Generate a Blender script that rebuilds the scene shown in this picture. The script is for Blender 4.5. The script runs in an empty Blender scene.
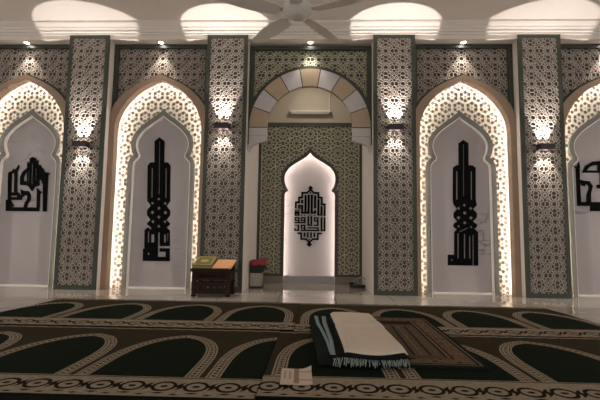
import bpy, bmesh, math, random
from math import sin, cos, pi, radians
from mathutils import Vector, Matrix
from mathutils.geometry import delaunay_2d_cdt
random.seed(7)
S = bpy.context.scene
COL = S.collection

# ------------------------------------------------------------------ materials
def new_mat(name):
    m = bpy.data.materials.new(name); m.use_nodes = True
    nt = m.node_tree
    return m, nt, nt.nodes['Principled BSDF']

def srgb(r, g, b):
    f = lambda c: (c/255/12.92) if c/255 <= .04045 else ((c/255+.055)/1.055)**2.4
    return (f(r), f(g), f(b), 1)

def mat(name, c, rough=.6, var=.12, scale=20, bump=0, bscale=200, metal=0, spec=.5):
    m, nt, b = new_mat(name)
    b.inputs['Roughness'].default_value = rough
    b.inputs['Metallic'].default_value = metal
    b.inputs['Specular IOR Level'].default_value = spec
    geo = nt.nodes.new('ShaderNodeNewGeometry')
    n = nt.nodes.new('ShaderNodeTexNoise'); n.inputs['Scale'].default_value = scale; n.inputs['Detail'].default_value = 4
    nt.links.new(geo.outputs['Position'], n.inputs['Vector'])
    mix = nt.nodes.new('ShaderNodeMix'); mix.data_type = 'RGBA'
    mix.inputs[6].default_value = tuple(x*(1-var) for x in c[:3])+(1,)
    mix.inputs[7].default_value = tuple(min(1, x*(1+var)) for x in c[:3])+(1,)
    nt.links.new(n.outputs['Fac'], mix.inputs[0]); nt.links.new(mix.outputs[2], b.inputs['Base Color'])
    if bump:
        n2 = nt.nodes.new('ShaderNodeTexNoise'); n2.inputs['Scale'].default_value = bscale
        nt.links.new(geo.outputs['Position'], n2.inputs['Vector'])
        bp = nt.nodes.new('ShaderNodeBump'); bp.inputs['Strength'].default_value = bump; bp.inputs['Distance'].default_value = .003
        nt.links.new(n2.outputs['Fac'], bp.inputs['Height']); nt.links.new(bp.outputs['Normal'], b.inputs['Normal'])
    return m

def emit(name, c, s):
    m, nt, b = new_mat(name)
    b.inputs['Base Color'].default_value = c
    b.inputs['Emission Color'].default_value = c
    b.inputs['Emission Strength'].default_value = s
    return m

def marble(name, base, vein, rough=.2, scale=1.3, tiles=0, width=.012):
    m, nt, b = new_mat(name)
    b.inputs['Roughness'].default_value = rough
    L = nt.links.new
    geo = nt.nodes.new('ShaderNodeNewGeometry')
    mp = nt.nodes.new('ShaderNodeMapping'); mp.inputs['Rotation'].default_value = (0, radians(38), radians(15)); mp.inputs['Scale'].default_value = (.45, 1, 1.6)
    L(geo.outputs['Position'], mp.inputs['Vector'])
    n = nt.nodes.new('ShaderNodeTexNoise'); n.inputs['Scale'].default_value = scale; n.inputs['Detail'].default_value = 5
    n.inputs['Distortion'].default_value = .6
    L(mp.outputs['Vector'], n.inputs['Vector'])
    sub = nt.nodes.new('ShaderNodeMath'); sub.operation = 'SUBTRACT'; sub.inputs[1].default_value = .5
    ab = nt.nodes.new('ShaderNodeMath'); ab.operation = 'ABSOLUTE'
    L(n.outputs['Fac'], sub.inputs[0]); L(sub.outputs[0], ab.inputs[0])
    ramp = nt.nodes.new('ShaderNodeValToRGB')
    ramp.color_ramp.elements[0].position = 0; ramp.color_ramp.elements[0].color = (1, 1, 1, 1)
    ramp.color_ramp.elements[1].position = width; ramp.color_ramp.elements[1].color = (0, 0, 0, 1)
    L(ab.outputs[0], ramp.inputs[0])
    n2 = nt.nodes.new('ShaderNodeTexNoise'); n2.inputs['Scale'].default_value = scale*1.7
    L(geo.outputs['Position'], n2.inputs['Vector'])
    mr = nt.nodes.new('ShaderNodeMapRange'); mr.inputs[1].default_value = .5; mr.inputs[2].default_value = .75
    L(n2.outputs['Fac'], mr.inputs[0])
    mul = nt.nodes.new('ShaderNodeMath'); mul.operation = 'MULTIPLY'
    L(ramp.outputs[0], mul.inputs[0]); L(mr.outputs[0], mul.inputs[1])
    n3 = nt.nodes.new('ShaderNodeTexNoise'); n3.inputs['Scale'].default_value = 2.2; n3.inputs['Detail'].default_value = 6
    L(geo.outputs['Position'], n3.inputs['Vector'])
    cm = nt.nodes.new('ShaderNodeMix'); cm.data_type = 'RGBA'
    cm.inputs[6].default_value = tuple(x*.9 for x in base[:3])+(1,); cm.inputs[7].default_value = base
    L(n3.outputs['Fac'], cm.inputs[0])
    mix = nt.nodes.new('ShaderNodeMix'); mix.data_type = 'RGBA'
    L(cm.outputs[2], mix.inputs[6]); mix.inputs[7].default_value = vein
    L(mul.outputs[0], mix.inputs[0])
    out = mix.outputs[2]
    if tiles:
        br = nt.nodes.new('ShaderNodeTexBrick'); br.offset = 0; br.inputs['Scale'].default_value = 1
        br.inputs['Brick Width'].default_value = tiles; br.inputs['Row Height'].default_value = tiles
        br.inputs['Mortar Size'].default_value = .003; br.inputs['Mortar Smooth'].default_value = 0
        mp2 = nt.nodes.new('ShaderNodeMapping'); mp2.inputs['Location'].default_value = (.3, .15, 0)
        L(geo.outputs['Position'], mp2.inputs['Vector']); L(mp2.outputs['Vector'], br.inputs['Vector'])
        mx = nt.nodes.new('ShaderNodeMix'); mx.data_type = 'RGBA'
        L(br.outputs['Fac'], mx.inputs[0]); L(out, mx.inputs[6]); mx.inputs[7].default_value = tuple(x*.45 for x in base[:3])+(1,)
        out = mx.outputs[2]
    L(out, b.inputs['Base Color'])
    return m

M = dict(
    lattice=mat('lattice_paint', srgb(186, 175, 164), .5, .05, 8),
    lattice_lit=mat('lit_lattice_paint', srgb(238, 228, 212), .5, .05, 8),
    lattice_green=mat('sage_lattice_paint', srgb(200, 198, 172), .5, .05, 8),
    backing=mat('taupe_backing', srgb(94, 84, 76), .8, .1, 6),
    backing_shaded=mat('shade_brown_backing', srgb(160, 142, 120), .8, .1, 6),  # cream backing browned to stand in for shade inside the lattice holes
    backing_green=mat('olive_backing', srgb(112, 107, 88), .8, .1, 6),
    green=mat('green_frame_paint', srgb(58, 62, 51), .45, .08, 5),
    border_dark=mat('dark_olive_border', srgb(76, 75, 66), .5, .06, 5),
    grey=mat('grey_green_border', srgb(112, 109, 101), .5, .06, 5),
    tan=mat('tan_laminate', srgb(160, 134, 112), .5, .12, 9),
    voussoir_tan=mat('tan_stone', srgb(178, 156, 130), .6, .08, 12),
    voussoir_white=mat('white_stone', srgb(196, 188, 186), .6, .06, 12),
    white=mat('white_wall_paint', srgb(232, 222, 212), .7, .03, 3),
    beige=mat('cream_wall_paint', srgb(196, 184, 162), .8, .03, 3),
    ceiling=mat('ceiling_paint', srgb(232, 222, 213), .8, .02, 2),
    trim=mat('pale_trim', srgb(248, 244, 236), .4, .01, 3),
    black=mat('black_letter_acrylic', srgb(8, 8, 9), .7, .1, 10, spec=.06),
    black_plastic=mat('black_plastic', srgb(18, 17, 18), .45, .15, 30),
    sconce=mat('dark_bronze_metal', srgb(52, 36, 44), .4, .1, 30),
    fan=mat('fan_enamel', srgb(226, 219, 210), .45, .05, 10),
    wood=mat('dark_carved_wood', srgb(50, 30, 19), .6, .35, 40, .3, 90, spec=.2),
    bin=mat('pale_grey_plastic', srgb(168, 160, 146), .5, .05, 20),
    red=mat('red_plastic_bag', srgb(150, 22, 40), .3, .3, 30, .4, 60),
    book_green=mat('green_book_cover', srgb(78, 92, 36), .5, .3, 60),
    book_gold=mat('gold_ornament', srgb(176, 132, 60), .45, .3, 70),
    page=mat('page_edges', srgb(170, 150, 112), .8, .1, 60),
    folder=mat('orange_brown_card', srgb(206, 148, 98), .7, .08, 20),
    cloth=mat('cream_cloth', srgb(220, 203, 186), .95, .06, 30, .25, 260),
    blanket=mat('black_green_wool', srgb(27, 31, 30), 1, .25, 60, .5, 300, spec=.1),
    stripe=mat('pale_blue_stripe', srgb(138, 156, 158), 1, .15, 80, .5, 300, spec=.1),
    fringe=mat('blue_grey_fringe', srgb(146, 156, 152), 1, .35, 120, spec=.1),
    paper=mat('printed_paper', srgb(212, 190, 172), .8, .06, 40),
    print_brown=mat('brown_print', srgb(156, 122, 100), .8, .25, 120),
    print_grey=mat('grey_print', srgb(176, 156, 142), .8, .2, 150),
    cord=mat('pale_cord', srgb(176, 168, 150), .6, .05, 20),
    led=emit('led_warm_white', (1, .97, .92, 1), 34),
    led_mihrab=emit('led_cool_white', (1, .93, .91, 1), 11),
    lens=emit('lamp_lens', (1, .88, .78, 1), 30),
    lens_down=emit('downlight_lens', (1, .93, .84, 1), 40),
    marble=marble('grey_marble', srgb(176, 166, 166), srgb(120, 110, 108), .2, .9, 0, .008),
    marble_white=marble('white_marble', srgb(228, 216, 212), srgb(120, 104, 100), .25, 1.1),
    floor=marble('floor_marble', srgb(176, 166, 154), srgb(140, 128, 116), .07, .9, .6),
    skirt=mat('grey_stone_skirting', srgb(126, 118, 106), .35, .1, 6),
)
def carpet_mat(n, c, v=.35):
    return mat(n, c, 1, v, 55, .8, 420, spec=.05)
CM = [carpet_mat('carpet_brown', srgb(58, 51, 36)), carpet_mat('carpet_cream', srgb(154, 140, 121), .45),
      carpet_mat('carpet_green', srgb(24, 31, 22)), carpet_mat('carpet_dark', srgb(36, 27, 21)), carpet_mat('carpet_edge', srgb(20, 22, 18))]
RM = [carpet_mat('rug_rust', srgb(112, 92, 72), .6), carpet_mat('rug_field', srgb(98, 84, 70), .6), carpet_mat('rug_dark', srgb(54, 40, 32), .4),
      carpet_mat('rug_green', srgb(30, 38, 34)), carpet_mat('rug_pale', srgb(118, 100, 82), .4)]

# ------------------------------------------------------------------ objects
def tag(o, label, cat, group=None):
    o['label'] = label; o['category'] = cat
    if group: o['group'] = group
    return o
def thing(name, label, cat, loc=(0, 0, 0), rotz=0, group=None):
    o = bpy.data.objects.new(name, None); COL.objects.link(o)
    o.empty_display_size = .1
    o.location = loc; o.rotation_euler = (0, 0, rotz)
    return tag(o, label, cat, group)
def link(name, me, mats, parent=None, smooth=False):
    if not isinstance(mats, (list, tuple)): mats = [mats]
    for m in mats: me.materials.append(m)
    if smooth:
        for p in me.polygons: p.use_smooth = True
    o = bpy.data.objects.new(name, me); COL.objects.link(o)
    if parent: o.parent = parent
    return o
def fin(name, bm, mats, parent=None, smooth=False):
    me = bpy.data.meshes.new(name); bm.normal_update(); bm.to_mesh(me); bm.free()
    return link(name, me, mats, parent, smooth)
def dup(root, loc, label, name=None):
    r = root.copy(); COL.objects.link(r); r.location = loc; r['label'] = label
    for ch in list(root.children):
        c = ch.copy(); COL.objects.link(c); c.parent = r
        for g in list(ch.children):
            d = g.copy(); COL.objects.link(d); d.parent = c
    return r
def box(bm, x0, x1, y0, y1, z0, z1, bev=0):
    v = [bm.verts.new((x, y, z)) for x in (x0, x1) for y in (y0, y1) for z in (z0, z1)]
    fs = [bm.faces.new([v[i] for i in q]) for q in ((0, 1, 3, 2), (4, 6, 7, 5), (0, 4, 5, 1), (2, 3, 7, 6), (0, 2, 6, 4), (1, 5, 7, 3))]
    if bev:
        es = list({e for f in fs for e in f.edges})
        bmesh.ops.bevel(bm, geom=es, offset=bev, segments=2, affect='EDGES')
    return v
def boxo(name, m, dims, parent=None, bev=0):
    bm = bmesh.new(); box(bm, *dims, bev); return fin(name, bm, m, parent)
def lathe(bm, prof, n=32, c=(0, 0), cap=True):
    rings = [[bm.verts.new((c[0]+r*cos(2*pi*k/n), c[1]+r*sin(2*pi*k/n), z)) for k in range(n)] for r, z in prof]
    for a, b in zip(rings, rings[1:]):
        for k in range(n): bm.faces.new((a[k], a[(k+1) % n], b[(k+1) % n], b[k]))
    if cap:
        bm.faces.new(rings[0][::-1]); bm.faces.new(rings[-1])
def tube(bm, pts, r, n=8, closed=False):
    pts = [Vector(p) for p in pts]; rings = []
    N = len(pts)
    for i, p in enumerate(pts):
        a = pts[i-1] if (i or closed) else p; b = pts[(i+1) % N] if (i < N-1 or closed) else p
        t = (b-a).normalized()
        s = t.cross(Vector((0, 1, 0)))
        if s.length < .05: s = t.cross(Vector((1, 0, 0)))
        s.normalize(); u = s.cross(t)
        rings.append([bm.verts.new(p+s*r*cos(2*pi*k/n)+u*r*sin(2*pi*k/n)) for k in range(n)])
    for a, b in (zip(rings, rings[1:]+rings[:1]) if closed else zip(rings, rings[1:])):
        for k in range(n): bm.faces.new((a[k], a[(k+1) % n], b[(k+1) % n], b[k]))
    if not closed:
        bm.faces.new(rings[0][::-1]); bm.faces.new(rings[-1])

# --------------------------------------------------- planar regions -> slabs
def area(p): return sum(p[i-1][0]*p[i][1]-p[i][0]*p[i-1][1] for i in range(len(p)))/2
def inside(p, x, y):
    c = False; x1, y1 = p[-1]
    for x2, y2 in p:
        if (y2 > y) != (y1 > y) and x < (x1-x2)*(y-y2)/(y1-y2)+x2: c = not c
        x1, y1 = x2, y2
    return c
def cdt(polys):
    vs, fs = [], []
    for p in polys:
        q = list(p) if area(p) > 0 else list(p)[::-1]
        fs.append(list(range(len(vs), len(vs)+len(q)))); vs += [Vector((float(x), float(y))) for x, y in q]
    r = delaunay_2d_cdt(vs, [], fs, 1, 1e-5, True)
    # which polygons hold each triangle: centroid test, with the small polygons kept in a grid
    G, big, cs = {}, [], .05
    for i, p in enumerate(polys):
        xs = [q[0] for q in p]; ys = [q[1] for q in p]
        if max(xs)-min(xs) > .3 or max(ys)-min(ys) > .3: big.append(i); continue
        for a in range(math.floor(min(xs)/cs), math.floor(max(xs)/cs)+1):
            for b in range(math.floor(min(ys)/cs), math.floor(max(ys)/cs)+1): G.setdefault((a, b), []).append(i)
    org = []
    for t in r[2]:
        x = sum(r[0][i][0] for i in t)/3; y = sum(r[0][i][1] for i in t)/3
        org.append([i for i in big+G.get((math.floor(x/cs), math.floor(y/cs)), []) if inside(polys[i], x, y)])
    return r[0], r[2], org
def slab_mesh(polys, pick, a, b, plane='XZ', side=None):
    """pick(set of polygon ids) -> material index or None; front at depth a, back at b"""
    vs, tris, org = cdt(polys)
    keep = []
    for t, o in zip(tris, org):
        k = pick(set(o))
        if k is not None and k is not False: keep.append((t, int(k)))
    P = (lambda v, d: (v[0], d, v[1])) if plane == 'XZ' else (lambda v, d: (v[0], v[1], d))
    bm = bmesh.new(); F, B = {}, {}
    used = {i for t, _ in keep for i in t}
    for i in used: F[i] = bm.verts.new(P(vs[i], a)); B[i] = bm.verts.new(P(vs[i], b))
    cnt = {}
    flip = (plane != 'XZ')
    for t, k in keep:
        for i in range(3):
            e = (t[i], t[(i+1) % 3]); cnt[e] = k
        f = bm.faces.new([F[i] for i in t]); f.material_index = k
        g = bm.faces.new([B[i] for i in reversed(t)]); g.material_index = k
    for (i, j), k in list(cnt.items()):
        if (j, i) not in cnt:
            f = bm.faces.new((F[j], F[i], B[i], B[j])); f.material_index = k if side is None else side
    bmesh.ops.recalc_face_normals(bm, faces=bm.faces)
    return bm
def slab(name, polys, pick, a, b, mats, parent=None, plane='XZ', side=None):
    return fin(name, slab_mesh(polys, pick, a, b, plane, side), mats, parent)
def rect(x0, x1, z0, z1): return [(x0, z0), (x1, z0), (x1, z1), (x0, z1)]
def ngon(cx, cz, r, n, ph=0, sx=1): return [(cx+r*cos(ph+2*pi*k/n)*sx, cz+r*sin(ph+2*pi*k/n)) for k in range(n)]
def offset(poly, d):
    """inset (d>0) a CCW closed polygon"""
    p = list(poly) if area(poly) > 0 else list(poly)[::-1]
    n = len(p); out = []
    for i in range(n):
        a, b, c = Vector(p[i-1]), Vector(p[i]), Vector(p[(i+1) % n])
        e1 = (b-a).normalized(); e2 = (c-b).normalized()
        n1 = Vector((-e1.y, e1.x)); n2 = Vector((-e2.y, e2.x))
        m = n1+n2
        k = max(m.dot(m)/2, .35)
        out.append(tuple(b+m*(d/k)))
    return out
def spline(pts, n=8):
    """Catmull-Rom through pts (open)"""
    P = [Vector(p) for p in pts]; P = [P[0]*2-P[1]]+P+[P[-1]*2-P[-2]]; out = []
    for i in range(1, len(P)-2):
        for k in range(n):
            t = k/n
            out.append(.5*((2*P[i])+(P[i+1]-P[i-1])*t+(2*P[i-1]-5*P[i]+4*P[i+1]-P[i+2])*t*t+(3*P[i]-P[i-1]-3*P[i+1]+P[i+2])*t**3))
    out.append(P[-2]); return [tuple(v) for v in out]
def mirror(half):
    """half outline from apex (x=0) down the +x side -> closed CCW polygon"""
    return [(-x, z) for x, z in half[1:]][::-1][::-1][::-1] + half[:1] + half[1:] if False else ([(x, z) for x, z in half[::-1]] + [(-x, z) for x, z in half[1:]])
def in_rect(r, p): return r[0] < p[0] < r[1] and r[2] < p[1] < r[3]

def kite(cx, cz, ang, r0, rm, r1, w):
    c, s = cos(ang), sin(ang)
    q = [(r0, 0), (rm, w), (r1, 0), (rm, -w)]
    return [(cx+a*c-b*s, cz+a*s+b*c) for a, b in q]
def petal(cx, cz, ang, r0, ra, rb, r1, w):
    c, s = cos(ang), sin(ang)
    q = [(r0, 0), (ra, w), (rb, w), (r1, 0), (rb, -w), (ra, -w)]
    return [(cx+a*c-b*s, cz+a*s+b*c) for a, b in q]
def bar(p, q, w):
    a, b = Vector(p), Vector(q); e = (b-a).normalized(); n = Vector((-e.y, e.x))*w/2; e = e*w*.3
    return [tuple(a-e-n), tuple(b+e-n), tuple(b+e+n), tuple(a-e+n)]
def star_lines(n, k, a, ext, ph=0):
    """lines of an {n/k} star with its points on radius a, each carried on to the cell edge by ext()"""
    L = []
    for i in range(n):
        p = Vector((a*cos(ph+2*pi*i/n), a*sin(ph+2*pi*i/n))); q = Vector((a*cos(ph+2*pi*(i+k)/n), a*sin(ph+2*pi*(i+k)/n)))
        d = (q-p).normalized()
        L.append((p-d*ext(p, -d), q+d*ext(q, d)))
    return L
def bars_twelve(x0, x1, z0, z1, s, ox, oz, w):
    V = lambda x, y: Vector((x*s, y*s))
    P = lambda rr, deg: V(rr*cos(radians(deg)), rr*sin(radians(deg)))
    base = []
    for k in range(12):
        t = 15+30*k
        base += [(P(.145, t), P(.145, t+30)), (P(.27, t), P(.27, t+30)), (P(.145, t), P(.27, t))]
    for sx in (-1, 1):
        for sy in (-1, 1):
            for sw in (0, 1):
                m = (lambda x, y: V(sx*x, sy*y)) if not sw else (lambda x, y: V(sx*y, sy*x))
                a = P(.27, 15); b = P(.27, 45)
                hx = [(.5, .335), (.40, .2775), (.40, .1625), (.5, .105)]
                base += [(m(*p), m(*q)) for p, q in zip(hx, hx[1:])]
                base += [(m(a.x/s, a.y/s), m(.40, .1625)), (m(b.x/s, b.y/s), m(.40, .2775)), (m(.5, .335), m(.5, .39)), (m(.5, .39), m(.445, .445)), (m(.5, .105), m(.5, 0))]
            base.append((V(sx*.191, sy*.191), V(sx*.445, sy*.445)))
    out = []
    for i in range(int((x0-ox)/s)-1, int((x1-ox)/s)+2):
        for j in range(int((z0-oz)/s)-1, int((z1-oz)/s)+2):
            o = Vector((ox+i*s, oz+j*s))
            out += [(p+o, q+o) for p, q in base]
    return [bar(p, q, w) for p, q in out if max(p.x, q.x) > x0 and min(p.x, q.x) < x1 and max(p.y, q.y) > z0 and min(p.y, q.y) < z1]
def bars_ten(x0, x1, z0, z1, a, b, ox, oz, w):
    R = math.hypot(a/2, b/2)/2
    ph = math.atan2(b, a)
    base = star_lines(10, 2, R, lambda p, d: .20*R, ph)
    c = lambda rr, k: Vector((rr*cos(ph+k*pi/5), rr*sin(ph+k*pi/5)))
    for k in range(10):
        base += [(c(.27*R, k+.5), c(.27*R, k+1.5)), (c(.52*R, k+.5), c(.52*R, k+1.5)), (c(.27*R, k+.5), c(.52*R, k+.5)), (c(.52*R, k+.5), c(.84*R, k+.5))]
    out = []
    for i in range(int((x0-ox)/a*2)-2, int((x1-ox)/a*2)+3):
        for j in range(int((z0-oz)/b*2)-2, int((z1-oz)/b*2)+3):
            if (i+j) % 2: continue
            o = Vector((ox+i*a/2, oz+j*b/2)); out += [(p+o, q+o) for p, q in base]
    return [bar(p, q, w) for p, q in out if max(p.x, q.x) > x0 and min(p.x, q.x) < x1 and max(p.y, q.y) > z0 and min(p.y, q.y) < z1]
def bar_lattice(name, region, brs, a, b, m, parent, cut=()):
    n = len(cut); seen = {}
    for q in brs: seen[(round(sum(v[0] for v in q)*500), round(sum(v[1] for v in q)*500))] = q
    brs = list(seen.values())
    return slab(name, [region]+list(cut)+brs, lambda t: 0 if (0 in t and max(t) > n and not any(1 <= k <= n for k in t)) else None, a, b, m, parent)
def holes_six(x0, x1, z0, z1, d, ox, oz):
    H = []; hz = d*math.sqrt(3)/2
    for j in range(int((z0-oz)/hz)-1, int((z1-oz)/hz)+2):
        for i in range(int((x0-ox)/d)-2, int((x1-ox)/d)+2):
            cx, cz = ox+(i+.5*(j % 2))*d, oz+j*hz
            for k in range(6):
                t = k*pi/3+pi/6
                c, s = cos(t), sin(t)
                q = [(.16*d, 0), (.30*d, .138*d), (.435*d, .115*d), (.465*d, 0), (.435*d, -.115*d), (.30*d, -.138*d)]
                H.append([(cx+a*c-b*s, cz+a*s+b*c) for a, b in q])
                H.append(kite(cx, cz, k*pi/3, .22*d, .36*d, .42*d, .04*d))
            H.append(ngon(cx, cz, .07*d, 6))
    return [h for h in H if any(x0 < x < x1 and z0 < z < z1 for x, z in h)]
def lattice(name, region, holes, a, b, m, parent, extra=()):
    """region minus extra polygons minus holes"""
    polys = [region]+list(extra)+holes
    n = len(extra)
    return slab(name, polys, lambda s: 0 if s == {0} else None, a, b, m, parent)

# ------------------------------------------------------------------ camera
cam = bpy.data.cameras.new('camera'); co = bpy.data.objects.new('camera', cam); COL.objects.link(co); S.camera = co
cam.sensor_width = 36; cam.lens = 433/600*36; cam.clip_start = .05
pit, yaw, rol = .0950, .0335, .0141
fw = Vector((-sin(yaw)*cos(pit), cos(yaw)*cos(pit), sin(pit))); rt = Vector((cos(yaw), sin(yaw), 0)); up = rt.cross(fw)
r2 = rt*cos(rol)+up*sin(rol); u2 = up*cos(rol)-rt*sin(rol)
mw = Matrix((r2, u2, -fw)).transposed().to_4x4(); mw.translation = (.0693, -5.0583, .6)
co.matrix_world = mw

# ------------------------------------------------------------------ setting
H = 3.1; HB = 3.05; HC = 3.225; PX = (1.009, 2.726); PW = .25; OW = .6085; BX = 1.8675; OX = 3.5845; EX = 4.193
def struct(name, m, dims):
    o = boxo(name, m, dims); o['kind'] = 'structure'; return o
struct('floor', M['floor'], (-7, 7, -9, 1.45, -.08, 0))
struct('ceiling', M['ceiling'], (-7, 7, -9, -.10, HC, HC+.08))
struct('ceiling_recess', M['beige'], (-.86, .86, .4905, 1.45, H, H+.08))
# the wall behind the bays, with the opening of the central recess
for side, x0, x1 in (('left', -7, -.86), ('right', .86, 7)):
    struct('wall_front_'+side, M['white'], (x0, x1, .35, .49, 0, HC+.08))
for side, s in (('left', -1), ('right', 1)):
    x0, x1 = sorted((s*.759, s*.86))
    struct('wall_recess_'+side, M['white'], (x0, x1, .3465, 1.45, 0, H))
    x0, x1 = sorted((s*EX, s*7))
    struct('wall_end_'+side, M['white'], (x0, x1, -.0, .3495, 0, H))
struct('wall_recess_back', M['beige'], (-.759, .759, 1.36, 1.45, 0, H))
# soffit over the bays and the stepped cornice above it
for n, (x0, x1) in enumerate(((-7, -2.976), (-2.476, -1.259), (-.759, .759), (1.259, 2.476), (2.976, 7))):
    struct('trim_%d' % (n+3), M['ceiling'], (x0, x1, .0, .349, HB, HC+.08))
struct('trim_1', M['ceiling'], (-2.975, 2.975, .0, .349, HC+.0805, HC+.12))
bm = bmesh.new()
prof = [(-.001, H), (-.02, H), (-.02, H+.022), (-.048, H+.026), (-.048, H+.048), (-.070, H+.060), (-.076, H+.076), (-.112, H+.088), (-.132, H+.102), (-.132, HC-.001), (-.001, HC-.001)]
A = [bm.verts.new((-7, y, z)) for y, z in prof]; B = [bm.verts.new((7, y, z)) for y, z in prof]
for i in range(len(prof)): bm.faces.new((A[i], A[(i+1) % len(prof)], B[(i+1) % len(prof)], B[i]))
bm.faces.new(A); bm.faces.new(B[::-1]); bmesh.ops.recalc_face_normals(bm, faces=bm.faces)
o = fin('trim_2', bm, M['ceiling']); o['kind'] = 'structure'

# ------------------------------------------------------------------ pilasters
p = thing('pilaster', 'leftmost lattice pilaster, between the far left bay and the left bay', 'pilaster', (-PX[1], 0, 0), 0, 'lattice pilasters')
boxo('core', M['white'], (-PW, PW, .014, .345, 0, H), p)
fr = .046
slab('frame', [rect(-PW, PW, 0, H), rect(-PW+fr, PW-fr, .05, H-fr)], lambda s: 0 if 1 not in s else None, -.012, .013, M['green'], p)
boxo('backing_panel', M['backing'], (-PW+fr, PW-fr, .006, .0135, .05, H-fr), p)
R = (-PW+fr, PW-fr, .05, H-fr)
bar_lattice('lattice_panel', rect(*R), bars_twelve(*R, .2037, .1021, H-.10-.1003, .0062), -.007, .005, M['lattice'], p)
dup(p, (-PX[0], 0, 0), 'lattice pilaster behind the low wooden book desk, left of the centre arch')
dup(p, (PX[0], 0, 0), 'lattice pilaster directly right of the centre arch, beside the black cable bundle')
dup(p, (PX[1], 0, 0), 'lattice pilaster between the right bay and the far right bay')

# ------------------------------------------------------------------ side bays
tanh = spline([(0, 2.648), (.14, 2.588), (.30, 2.512), (.42, 2.424), (.52, 2.318), (.575, 2.225), (.604, 2.12)], 6)+[(.6075, 2.06), (.6075, 0)]
lith = spline([(0, 2.585), (.13, 2.525), (.26, 2.448), (.37, 2.345), (.46, 2.222), (.515, 2.10), (.535, 2.0)], 6)+[(.54, 1.9), (.54, 0)]
nich = spline([(0, 2.175), (.06, 2.125), (.16, 2.055), (.255, 1.975), (.322, 1.885), (.342, 1.805), (.328, 1.72), (.303, 1.665), (.308, 1.628)], 6)+spline([(.335, 1.605), (.362, 1.57), (.372, 1.52)], 4)+[(.374, 1.3), (.374, .0)]
T, Lp, N0 = mirror(tanh), mirror(lith), mirror(nich)
N1 = offset(N0, -.055); N1 = [(x, max(z, 0)) for x, z in N1]
N00 = offset(N0, .012); 
bay = thing('arch_bay', 'lit arch bay second from the left, its tall black calligraphy ending in a wide foot', 'arch bay', (-BX, 0, 0), 0, 'lit arch bays')
top = rect(-OW, OW, 1.95, HB); inner = rect(-OW+.055, OW-.055, 1.95, HB-.05)
slab('spandrel_frame', [top, inner, offset(T, -.022), T], lambda s: 0 if (0 in s and (1 not in s or 2 in s) and 3 not in s) else None, .135, .20, M['green'], bay)
Rb = (-OW+.055, OW-.055, 1.95, HB-.05)
bar_lattice('spandrel_lattice', rect(*Rb), bars_twelve(*Rb, .204, .0, HB-.055-.12, .0062), .165, .177, M['lattice'], bay, [offset(T, -.02)])
slab('spandrel_backing', [inner, offset(T, -.02)], lambda s: 0 if s == {0} else None, .186, .196, M['backing'], bay)
slab('arch_frame', [T, Lp], lambda s: 0 if s == {0} else None, .10, .205, M['tan'], bay)
Lb = offset(Lp, -.035); Lb = [(max(-.607, min(.607, x)), max(z, 0)) for x, z in Lb]
Rl = (-.6, .6, 0, 2.63)
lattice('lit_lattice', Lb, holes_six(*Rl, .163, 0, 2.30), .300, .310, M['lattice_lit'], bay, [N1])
slab('lattice_backing', [Lb, N1], lambda s: 0 if s == {0} else None, .322, .328, M['backing_shaded'], bay)
slab('niche_border', [N1, N0], lambda s: 0 if s == {0} else None, .272, .33, M['grey'], bay)
slab('niche_trim', [N0, N00], lambda s: 0 if s == {0} else None, .282, .33, M['trim'], bay)
slab('marble_panel', [offset(N1, .01)], lambda s: 0 if 0 in s else None, .331, .345, M['marble'], bay)
bm = bmesh.new()
path = offset(Lp, -.022); 
path = [(x, z) for x, z in path if z > .03]
lo = [q for q in path]
i0 = max(range(len(lo)), key=lambda i: 0)
pr = sorted([q for q in lo if q[0] >= 0], key=lambda q: q[1]); plft = sorted([q for q in lo if q[0] < 0], key=lambda q: -q[1])
pts = [(pr[0][0], .03)]+pr+plft+[(plft[-1][0], .03)]
tube(bm, [(x, .2165, z) for x, z in pts], .006, 6)
fin('led_strip', bm, M['led'], bay)
dup(bay, (BX, 0, 0), 'lit arch bay second from the right, its interlaced calligraphy with a small square foot')
dup(bay, (-OX, 0, 0), 'far left lit arch bay, cut by the photo edge, holding broad house-shaped calligraphy')
dup(bay, (OX, 0, 0), 'far right lit arch bay, cut by the photo edge')

# ------------------------------------------------------------------ centre arch
ZA, RO, RI = 1.985, .742, .522
arch = thing('centre_arch', 'round centre arch of alternating tan and white voussoirs under a green lattice spandrel', 'arch', (0, 0, 0))
W = .757
disc = [(W, 1.2), (W, 1.2)]
def arc(r, a0, a1, n): return [(r*cos(a0+(a1-a0)*k/n), ZA+r*sin(a0+(a1-a0)*k/n)) for k in range(n+1)]
opening = [(.7421, 1.78)]+arc(RO, 0, pi, 48)+[(-.7421, 1.78)]
ring = [(W+.02, 1.78)]+arc(RO+.04, 0, pi, 48)+[(-W-.02, 1.78)]
topc = rect(-W, W, 1.78, HB-.03); inc = rect(-W+.055, W-.055, 1.78, HB-.075)
slab('spandrel_frame', [topc, inc, ring, opening], lambda s: 0 if (0 in s and (1 not in s or 2 in s) and 3 not in s) else None, .13, .20, M['green'], arch)
Rc = (-W+.055, W-.055, 1.78, HB-.075)
bar_lattice('spandrel_lattice', rect(*Rc), bars_twelve(*Rc, .204, .102, HB-.075-.11, .0062), .165, .177, M['lattice_green'], arch, [ring])
slab('spandrel_backing', [inc, ring], lambda s: 0 if s == {0} else None, .186, .30, M['backing'], arch)
nv = 9; da = pi/nv; g = .006
for k in range(nv):
    a0, a1 = k*da, (k+1)*da
    q = arc(RO, a0+g/RO, a1-g/RO, 6)+arc(RI, a1-g/RI, a0+g/RI, 6)
    slab('voussoir', [q], lambda s: 0 if 0 in s else None, .12, .185, M['voussoir_tan'] if k % 2 == 0 else M['voussoir_white'], arch)
slab('mortar_ring', [arc(RO-.004, 0, pi, 48)+arc(RI+.004, pi, 0, 48)], lambda s: 0 if 0 in s else None, .126, .18, M['backing'], arch)
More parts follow.
